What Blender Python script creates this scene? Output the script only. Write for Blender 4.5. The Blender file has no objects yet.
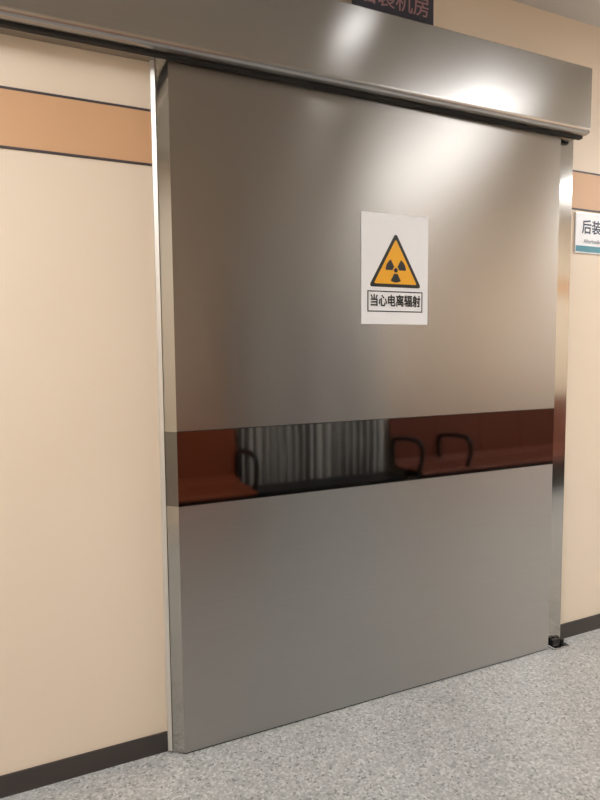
import bpy, bmesh, math
from mathutils import Vector, Matrix
S=bpy.context.scene; COL=bpy.context.collection
S.view_settings.view_transform='Standard'
def lin(c):
    return tuple((x/255/12.92 if x/255<=.04045 else ((x/255+.055)/1.055)**2.4) for x in c)+(1,)
# ---------------- materials ----------------
def mat(name,col,rough=.5,metal=0,spec=.5,emit=None,es=0):
    m=bpy.data.materials.new(name);m.use_nodes=True
    b=m.node_tree.nodes['Principled BSDF']
    b.inputs['Base Color'].default_value=col
    b.inputs['Roughness'].default_value=rough
    b.inputs['Metallic'].default_value=metal
    b.inputs['Specular IOR Level'].default_value=spec
    if emit: b.inputs['Emission Color'].default_value=emit;b.inputs['Emission Strength'].default_value=es
    return m
def coords(nt,scale,out='Object'):
    tc=nt.nodes.new('ShaderNodeTexCoord');mp=nt.nodes.new('ShaderNodeMapping')
    mp.inputs['Scale'].default_value=scale
    nt.links.new(tc.outputs[out],mp.inputs['Vector']);return mp.outputs['Vector']
def noise(nt,vec,scale,detail=3,rough=.5):
    n=nt.nodes.new('ShaderNodeTexNoise');n.inputs['Scale'].default_value=scale
    n.inputs['Detail'].default_value=detail;n.inputs['Roughness'].default_value=rough
    nt.links.new(vec,n.inputs['Vector']);return n.outputs['Fac']
def ramp(nt,fac,stops):
    r=nt.nodes.new('ShaderNodeValToRGB')
    while len(r.color_ramp.elements)<len(stops): r.color_ramp.elements.new(.5)
    for e,(p,c) in zip(r.color_ramp.elements,stops): e.position=p;e.color=c
    nt.links.new(fac,r.inputs['Fac']);return r.outputs['Color']
def brushed(name,col,rough,aniso=.7):
    m=mat(name,col,rough,1);nt=m.node_tree;b=nt.nodes['Principled BSDF']
    v=coords(nt,(1.2,1.2,260));n=noise(nt,v,3,4,.6)
    g=tuple(x*.95 for x in col[:3])+(1,);h=tuple(min(1,x*1.05) for x in col[:3])+(1,)
    nt.links.new(ramp(nt,n,[(.3,g),(.7,h)]),b.inputs['Base Color'])
    b.inputs['Anisotropic'].default_value=aniso
    tv=nt.nodes.new('ShaderNodeCombineXYZ');tv.inputs[2].default_value=1
    nt.links.new(tv.outputs[0],b.inputs['Tangent'])
    return m
def plaster(name,c1,c2,rough=.45):
    m=mat(name,c1,rough);nt=m.node_tree;b=nt.nodes['Principled BSDF']
    n=noise(nt,coords(nt,(1,1,1)),1.3,4)
    nt.links.new(ramp(nt,n,[(.3,c1),(.7,c2)]),b.inputs['Base Color']);return m
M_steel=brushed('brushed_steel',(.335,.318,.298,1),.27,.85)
M_steelL=brushed('brushed_steel_lower',(.45,.447,.435,1),.28,.85)  # same steel, colour lightened to offset its dark floor reflection
M_steel2=brushed('brushed_steel_cover',(.41,.4,.385,1),.24,.75)
M_mirror=mat('mirror_steel_band',(.19,.185,.18,1),.045,1)
M_edge=mat('polished_steel_edge',(.45,.44,.42,1),.12,1)
M_edgel=mat('satin_edge',(.7,.68,.64,1),.4,.6)
M_cream=plaster('cream_wall_panel',lin((231,215,194)),lin((235,220,200)))
M_tan=plaster('tan_band',lin((210,166,126)),lin((215,172,132)))
M_line=mat('dark_line',lin((70,62,66)),.5)
M_base=mat('dark_baseboard',lin((62,56,54)),.4)
M_ceil=plaster('ceiling_paint',lin((205,203,200)),lin((214,212,209)),.8)
M_white=mat('sign_white',lin((246,248,252)),.35)
M_black=mat('black_print',(.008,.008,.008,1),.4)
M_yellow=mat('sign_yellow',lin((244,176,15)),.4)
M_gasket_gap=mat('gasket_and_gap_shade',(.012,.012,.012,1),.7)  # rubber black, also used to paint shade into the door gaps
M_orange=mat('orange_plastic',(.36,.095,.042,1),.5,0,.2)
M_brown=mat('russet_plastic',(.17,.052,.032,1),.5,0,.2)
M_blackm=mat('black_metal',(.01,.01,.011,1),.3,.3)
M_teal=mat('teal_print',lin((60,140,160)),.4)
M_navy=mat('navy_plate',lin((48,50,62)),.3)
M_redtxt=mat('red_print',lin((160,122,126)),.4)
M_navytxt=mat('navy_print',lin((40,60,90)),.4)
# floor terrazzo
M_floor=mat('terrazzo_floor',(.4,.4,.4,1),.33);nt=M_floor.node_tree;b=nt.nodes['Principled BSDF']
v=coords(nt,(1,1,1))
vo=nt.nodes.new('ShaderNodeTexVoronoi');vo.inputs['Scale'].default_value=140;nt.links.new(v,vo.inputs['Vector'])
sep=nt.nodes.new('ShaderNodeSeparateColor');nt.links.new(vo.outputs['Color'],sep.inputs['Color'])
c1=ramp(nt,sep.outputs['Red'],[(0,lin((132,133,131))),(.13,lin((170,171,169))),(.6,lin((184,185,183))),(1,lin((212,213,211)))])
n=noise(nt,v,2.4,7,.7);c2=ramp(nt,n,[(.3,(.82,.82,.82,1)),(.7,(1,1,1,1))])
mx=nt.nodes.new('ShaderNodeMix');mx.data_type='RGBA';mx.blend_type='MULTIPLY';mx.inputs['Factor'].default_value=1
nt.links.new(c1,mx.inputs['A']);nt.links.new(c2,mx.inputs['B']);nt.links.new(mx.outputs['Result'],b.inputs['Base Color'])
# curtain fabric; stripes paint in the light and dark of its folds
M_curtain=mat('curtain_fold_stripes',(.62,.63,.65,1),.8);nt=M_curtain.node_tree
wv=nt.nodes.new('ShaderNodeTexWave');wv.bands_direction='X';wv.inputs['Scale'].default_value=4.6;wv.inputs['Distortion'].default_value=1.6;wv.inputs['Detail'].default_value=2
nt.links.new(coords(nt,(1,.2,.5)),wv.inputs['Vector'])
nt.links.new(ramp(nt,wv.outputs['Fac'],[(.2,(.17,.165,.16,1)),(.7,(.92,.92,.91,1))]),nt.nodes['Principled BSDF'].inputs['Base Color'])
def lampmat(s): return mat('lamp_diffuser',(1,1,1,1),.5,emit=(.97,.985,1,1),es=s)
# ---------------- helpers ----------------
def link(o,parent=None):
    COL.objects.link(o)
    if parent: o.parent=parent
    return o
def empty(name,loc=(0,0,0)):
    o=bpy.data.objects.new(name,None);o.empty_display_size=.1;COL.objects.link(o);return o
def fin(bm,name,m,parent,bev=0,seg=2,smooth=False):
    bmesh.ops.recalc_face_normals(bm,faces=bm.faces)
    me=bpy.data.meshes.new(name);bm.to_mesh(me);bm.free()
    for mm in (m if isinstance(m,list) else [m]): me.materials.append(mm)
    o=link(bpy.data.objects.new(name,me),parent)
    if bev:
        md=o.modifiers.new('b','BEVEL');md.width=bev;md.segments=seg;md.limit_method='ANGLE'
    if smooth:
        for p in me.polygons:p.use_smooth=True
    return o
def box(name,a,c,m,parent=None,bev=0,seg=2):
    bm=bmesh.new();bmesh.ops.create_cube(bm,size=1)
    for v in bm.verts:
        v.co=Vector([ (a[i]+c[i])/2+v.co[i]*(c[i]-a[i]) for i in range(3)])
    return fin(bm,name,m,parent,bev,seg)
def extr(name,pts,axis,a,c,m,parent=None,bev=0,smooth=False):
    """polygon pts extruded along axis ('x','y','z') from a to c"""
    bm=bmesh.new()
    def P(p,t):
        return {'x':(t,p[0],p[1]),'y':(p[0],t,p[1]),'z':(p[0],p[1],t)}[axis]
    A=[bm.verts.new(P(p,a)) for p in pts];B=[bm.verts.new(P(p,c)) for p in pts]
    bm.faces.new(A);bm.faces.new(B[::-1])
    n=len(pts)
    for i in range(n): bm.faces.new((A[i],B[i],B[(i+1)%n],A[(i+1)%n]))
    return fin(bm,name,m,parent,bev,2,smooth)
def tube(name,pts,r,m,parent,cyc=False,res=6):
    cu=bpy.data.curves.new(name,'CURVE');cu.dimensions='3D';cu.bevel_depth=r;cu.bevel_resolution=3
    sp=cu.splines.new('POLY') if res==0 else cu.splines.new('NURBS')
    sp.points.add(len(pts)-1)
    for p,q in zip(sp.points,pts): p.co=(*q,1)
    if res: sp.order_u=3;sp.use_endpoint_u=True;sp.resolution_u=res
    sp.use_cyclic_u=cyc
    cu.materials.append(m);cu.use_fill_caps=True
    return link(bpy.data.objects.new(name,cu),parent)
def text(name,s,x,y,z,size,m,parent,sx=1,bold=0):
    # weight is built up from slightly shifted copies of the glyphs
    offs=[(0,0)] if not bold else [(-bold,0),(bold,0),(0,bold),(0,-bold)]
    for i,(ox,oz) in enumerate(offs):
        cu=bpy.data.curves.new(name,'FONT');cu.body=s;cu.size=size;cu.align_x='CENTER';cu.align_y='CENTER'
        cu.materials.append(m)
        o=link(bpy.data.objects.new(name if i==0 else name+'_stroke_%d'%i,cu),parent)
        o.location=(x+ox,y-.0001*i,z+oz);o.rotation_euler=(math.pi/2,0,0);o.scale=(sx,1,1)
WY=.05; W=1.637; CZ=2.73; XL,XR,YF=-2.6,5.2,-2.75
# ---------------- room ----------------
box('floor',(XL-.1,YF-.1,-.1),(XR+.1,WY+.1,0),M_floor)
box('ceiling',(XL-.1,YF-.1,CZ),(XR+.1,WY+.1,CZ+.1),M_ceil)
box('wall_back',(XL,WY,0),(XR,WY+.1,CZ),M_cream)
box('wall_front',(XL,YF-.1,0),(XR,YF,CZ),M_cream)
box('wall_left',(XL-.1,YF-.1,0),(XL,WY+.1,CZ),M_cream)
box('wall_right',(XR,YF-.1,0),(XR+.1,WY+.1,CZ),M_cream)
def band(name,x0,x1,z0,z1,y,s):
    e=empty(name)
    box('tan_strip',(x0,min(y,y+s*.002),z0),(x1,max(y,y+s*.002),z1),M_tan,e)
    for i,z in enumerate((z0,z1)):
        box('line_%d'%(i+1),(x0,min(y,y+s*.003),z-.0035),(x1,max(y,y+s*.003),z+.0035),M_line,e)
band('trim_1',XL,-.046,1.915,2.078,WY,-1)
band('trim_2',1.736,XR,1.947,2.107,WY,-1)
band('trim_3',XL,XR,1.915,2.078,YF,1)
box('baseboard_back',(XL,WY-.006,0),(-.046,WY,.068),M_base)
box('baseboard_back.001',(1.736,WY-.006,0),(XR,WY,.07),M_base)
box('baseboard_front',(XL,YF,0),(XR,YF+.006,.07),M_base)
# ---------------- door ----------------
d=empty('door_1')
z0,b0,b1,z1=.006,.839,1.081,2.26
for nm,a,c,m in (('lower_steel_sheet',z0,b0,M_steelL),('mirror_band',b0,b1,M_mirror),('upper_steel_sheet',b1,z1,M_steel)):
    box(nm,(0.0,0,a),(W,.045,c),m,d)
# folded left edge: chamfer + light lip
for nm,a,c,m in (('edge_lower',z0,b0,M_edge),('edge_band',b0,b1,M_mirror),('edge_upper',b1,z1,M_edge)):
    extr(nm,[(-.034,.034),(0,0),(0,.049),(-.034,.049)],'z',a,c,m,d)
extr('edge_lip',[(-.046,.049),(-.046,.036),(-.034,.030),(-.034,.049)],'z',z0,z1,M_edgel,d)
box('right_jamb',(W+.012,.022,0),(1.736,.05,z1),M_edge,d,.002)
box('right_gasket',(W,.03,z0),(W+.012,.048,z1),M_gasket_gap,d)
box('seam_upper',(0,-.0006,b1-.0012),(W,0,b1+.0012),M_blackm,d)
box('seam_lower',(0,-.0006,b0-.0012),(W,0,b0+.0012),M_blackm,d)
box('bottom_gap_shade',(.0,.004,0.0005),(W,.04,.006),M_gasket_gap,d)  # dark strip standing in for the shade in the floor gap
# ---------------- header track cover ----------------
h=empty('sliding_door_track_cover')
zb,zt,yf=2.222,2.486,-.062
R=.022;pr=[(WY-.001,zt),(yf+.006,zt),(yf,zt-.006)]
for i in range(13):
    t=i/12*math.pi/2;pr.append((yf+R-R*math.cos(t),zb+R-R*math.sin(t)))
pr+=[(WY-.001,zb)]
o=extr('cover_shell',pr,'x',-2.4,1.735,M_steel2,h,.0,True)
o.modifiers.new('e','EDGE_SPLIT').split_angle=math.radians(25)
box('cover_end_cap',(1.7352,yf+.004,zb+.004),(1.737,WY-.002,zt-.004),M_edge,h,.001)
box('underside_gap_shade',(-2.4,-.024,zb-.008),(1.735,-.004,zb-.0005),M_gasket_gap,h)  # dark strip standing in for the shaded gap under the cover
# ---------------- floor guide ----------------
g=empty('door_floor_guide')
box('plate',(1.66,-.02,0),(1.75,.04,.006),M_edge,g,.002)
box('bracket',(1.668,0.0,.006),(1.71,.02,.035),M_blackm,g,.004)
bm=bmesh.new();bmesh.ops.create_cone(bm,cap_ends=True,segments=24,radius1=.012,radius2=.012,depth=.02)
bmesh.ops.translate(bm,verts=bm.verts,vec=(1.727,.008,.018));fin(bm,'roller',M_blackm,g,.002)
# ---------------- radiation sign ----------------
s=empty('radiation_warning_sign');cx,zc=.8205,1.6295;sw,sh=.145,.199
box('plate',(cx-sw,-.003,zc-sh),(cx+sw,-.0005,zc+sh),M_white,s,.001)
def rtri(R,rc,n=8):
    pts=[]
    for k in range(3):
        a=math.pi/2+k*2*math.pi/3
        px,pz=math.cos(a)*(R-2*rc),math.sin(a)*(R-2*rc)
        for i in range(n+1):
            t=a-math.pi/3+i/n*2*math.pi/3;pts.append((px+rc*math.cos(t),pz+rc*math.sin(t)))
    return pts
tz=zc+.002;Rt=.132
def flat(name,pts,y,m,ox,oz):
    extr(name,[(p[0]+ox,p[1]+oz) for p in pts],'y',y,y+.0006,m,s)
flat('triangle_border',rtri(Rt,.008),-.0037,M_black,cx,tz)
flat('triangle_fill',rtri(Rt-.024,.004),-.0044,M_yellow,cx,tz)
circ=lambda r,n=32:[(r*math.cos(2*math.pi*i/n),r*math.sin(2*math.pi*i/n)) for i in range(n)]
flat('trefoil_hub',circ(.0085),-.0051,M_black,cx,tz-.004)
for k in range(3):
    a0=math.radians(-90+k*120);pts=[]
    for i in range(13):
        t=a0-math.pi/6+i/12*math.pi/3;pts.append((.044*math.cos(t),.044*math.sin(t)))
    for i in range(13):
        t=a0+math.pi/6-i/12*math.pi/3;pts.append((.0135*math.cos(t),.0135*math.sin(t)))
    flat('trefoil_blade_%d'%(k+1),pts,-.0051,M_black,cx,tz-.004)
bz=zc-.116
for nm,a,c in (('cap_frame_top',(cx-.12,bz+.034),(cx+.12,bz+.038)),('cap_frame_bottom',(cx-.12,bz-.038),(cx+.12,bz-.034)),
            ('cap_frame_left',(cx-.12,bz-.034),(cx-.116,bz+.034)),('cap_frame_right',(cx+.116,bz-.034),(cx+.12,bz+.034))):
    box(nm,(a[0],-.0037,a[1]),(c[0],-.003,c[1]),M_black,s)
text('caption','当心电离辐射',cx,-.0042,bz,.045,M_black,s,.82,.0011)
# ---------------- room name sign ----------------
r=empty('room_name_sign');x0=1.785
box('plate',(x0,WY-.008,1.758),(x0+.42,WY-.0005,1.934),M_white,r,.002)
box('stripe',(x0+.004,WY-.0092,1.764),(x0+.416,WY-.008,1.79),M_teal,r)
box('frame_top',(x0,WY-.0095,1.926),(x0+.42,WY-.008,1.934),M_edgel,r)
text('title','后装机房',x0+.158,WY-.0092,1.868,.064,M_navytxt,r,.95,.0012)
text('subtitle','Afterloading room',x0+.14,WY-.0092,1.81,.024,M_navytxt,r)
# ---------------- overhead nameplate ----------------
q=empty('overhead_nameplate')
box('plate',(.64,-.012,2.487),(.975,.004,2.66),M_navy,q,.003)
box('foot_left',(.68,-.02,2.4865),(.70,.03,2.492),M_edge,q);box('foot_right',(.93,-.02,2.4865),(.95,.03,2.492),M_edge,q)
text('title','后装机房',.8075,-.0135,2.562,.076,M_redtxt,q,.98,.0006)
# ---------------- curtain ----------------
def curtain(name,xa,xb,za,zb_,y,per,amp):
    e=empty(name);bm=bmesh.new();n=int((xb-xa)/per*12);rows=8;V=[]
    for j in range(rows+1):
        z=za+(zb_-za)*j/rows;row=[]
        for i in range(n+1):
            x=xa+(xb-xa)*i/n;ph=2*math.pi*(x-xa)/per
            A=amp*(1-.35*j/rows)*(1+.3*math.sin(x*7.3))
            row.append(bm.verts.new((x,y+A*math.sin(ph+.5*math.sin(x*9)),z)))
        V.append(row)
    for j in range(rows):
        for i in range(n): bm.faces.new((V[j][i],V[j][i+1],V[j+1][i+1],V[j+1][i]))
    fin(bm,'cloth',M_curtain,e,0,2,True)
    tube('rod',[(xa,y,zb_+.01),(xb,y,zb_+.01)],.012,M_edge,e,res=0)
    return e
curtain('window_curtain',1.09,2.45,.17,2.2,YF+.12,.078,.03)
# ---------------- waiting benches ----------------
def bench(name,xa,n,w,arms,shell):
    e=empty(name);yb=YF+.16
    prof=[(yb+.50,.325),(yb+.46,.345),(yb+.3,.34),(yb+.12,.335),(yb+.05,.38),(yb+.03,.5),(yb,.66),(yb-.04,.86)]
    back=[(p[0]-.012,p[1]-.014) for p in prof][::-1]
    for k in range(n):
        x=xa+k*w+.001;x1=x+w-.002
        extr('seat_shell_%d'%(k+1),prof+back,'x',x,x1,shell,e,.002)
    for k in arms:
        x=xa+k*w
        tube('armrest_%d'%(k+1),[(x,yb+.42,.30),(x,yb+.49,.43),(x,yb+.48,.56),(x,yb+.40,.6),(x,yb+.15,.58),(x,yb+.05,.56),(x,yb+.04,.45),(x,yb+.07,.34)],.02,M_blackm,e)
    tube('beam',[(xa-.0,yb+.25,.29),(xa+n*w,yb+.25,.29)],.028,M_blackm,e,res=0)
    box('added_black_panel',(xa,yb+.40,.06),(xa+n*w,yb+.44,.315),M_blackm,e,.004)  # black panel added so the mirrored area below the seats stays dark
    for i,x in enumerate((xa+.15,xa+n*w-.15)):
        tube('leg_%d'%(i+1),[(x,yb+.25,.29),(x,yb+.25,.05)],.025,M_blackm,e,res=0)
        tube('foot_%d'%(i+1),[(x,yb,.02),(x,yb+.1,.05),(x,yb+.4,.05),(x,yb+.5,.02)],.02,M_blackm,e)
    return e
bench('waiting_bench',-1.0,3,.6833,(3,),M_orange)
bench('waiting_bench.001',2.495,5,.5,(0,1),M_brown)
# unseen black block added under the curtain to darken the mirror band's lower edge
k=empty('added_black_block')
box('body',(1.12,YF+.24,.02),(2.44,YF+.5,.26),M_blackm,k,.01)
box('lid',(1.11,YF+.23,.262),(2.45,YF+.51,.285),M_blackm,k,.008)
for i,x in enumerate((1.2,2.36)):
    box('foot_%d'%(i+1),(x-.03,YF+.28,0),(x+.03,YF+.46,.02),M_gasket_gap,k)
# ---------------- ceiling lights ----------------
for i,(x,y,w,l,es) in enumerate(((2.15,-1.65,.5,1.4,9),(4.2,-1.4,.9,1.2,23),(-1.45,-1.3,.9,1.2,14.5),(.92,-.62,.12,.3,4))):  # second and third panels are unseen fill, added to brighten the room
    e=empty('ceiling_light' if i==0 else 'ceiling_light.%03d'%i)
    box('diffuser',(x-w/2,y-l/2,CZ-.014),(x+w/2,y+l/2,CZ-.006),lampmat(es),e)
    for nm,a,c in (('frame_a',(x-w/2-.02,y-l/2-.02),(x+w/2+.02,y-l/2)),('frame_b',(x-w/2-.02,y+l/2),(x+w/2+.02,y+l/2+.02)),
                   ('frame_c',(x-w/2-.02,y-l/2),(x-w/2,y+l/2)),('frame_d',(x+w/2,y-l/2),(x+w/2+.02,y+l/2))):
        box(nm,(a[0],a[1],CZ-.02),(c[0],c[1],CZ),M_edgel,e)
w=bpy.data.worlds.new('world');S.world=w;w.use_nodes=True
w.node_tree.nodes['Background'].inputs[0].default_value=(.6,.6,.6,1)
# ---------------- camera ----------------
yaw,p,ro,f=.4294,-.0794,-.0082,597.64
F=Vector((math.sin(yaw)*math.cos(p),math.cos(yaw)*math.cos(p),math.sin(p)))
Rv=F.cross(Vector((0,0,1))).normalized();U=Rv.cross(F)
R2=Rv*math.cos(ro)+U*math.sin(ro);U2=U*math.cos(ro)-Rv*math.sin(ro)
cam=bpy.data.cameras.new('camera');co=bpy.data.objects.new('camera',cam);COL.objects.link(co)
co.matrix_world=Matrix(((R2[0],U2[0],-F[0],-.4281),(R2[1],U2[1],-F[1],-1.8777),(R2[2],U2[2],-F[2],1.3301),(0,0,0,1)))
cam.sensor_fit='VERTICAL';cam.sensor_height=24;cam.lens=f/800*24;cam.clip_start=.02
S.camera=co
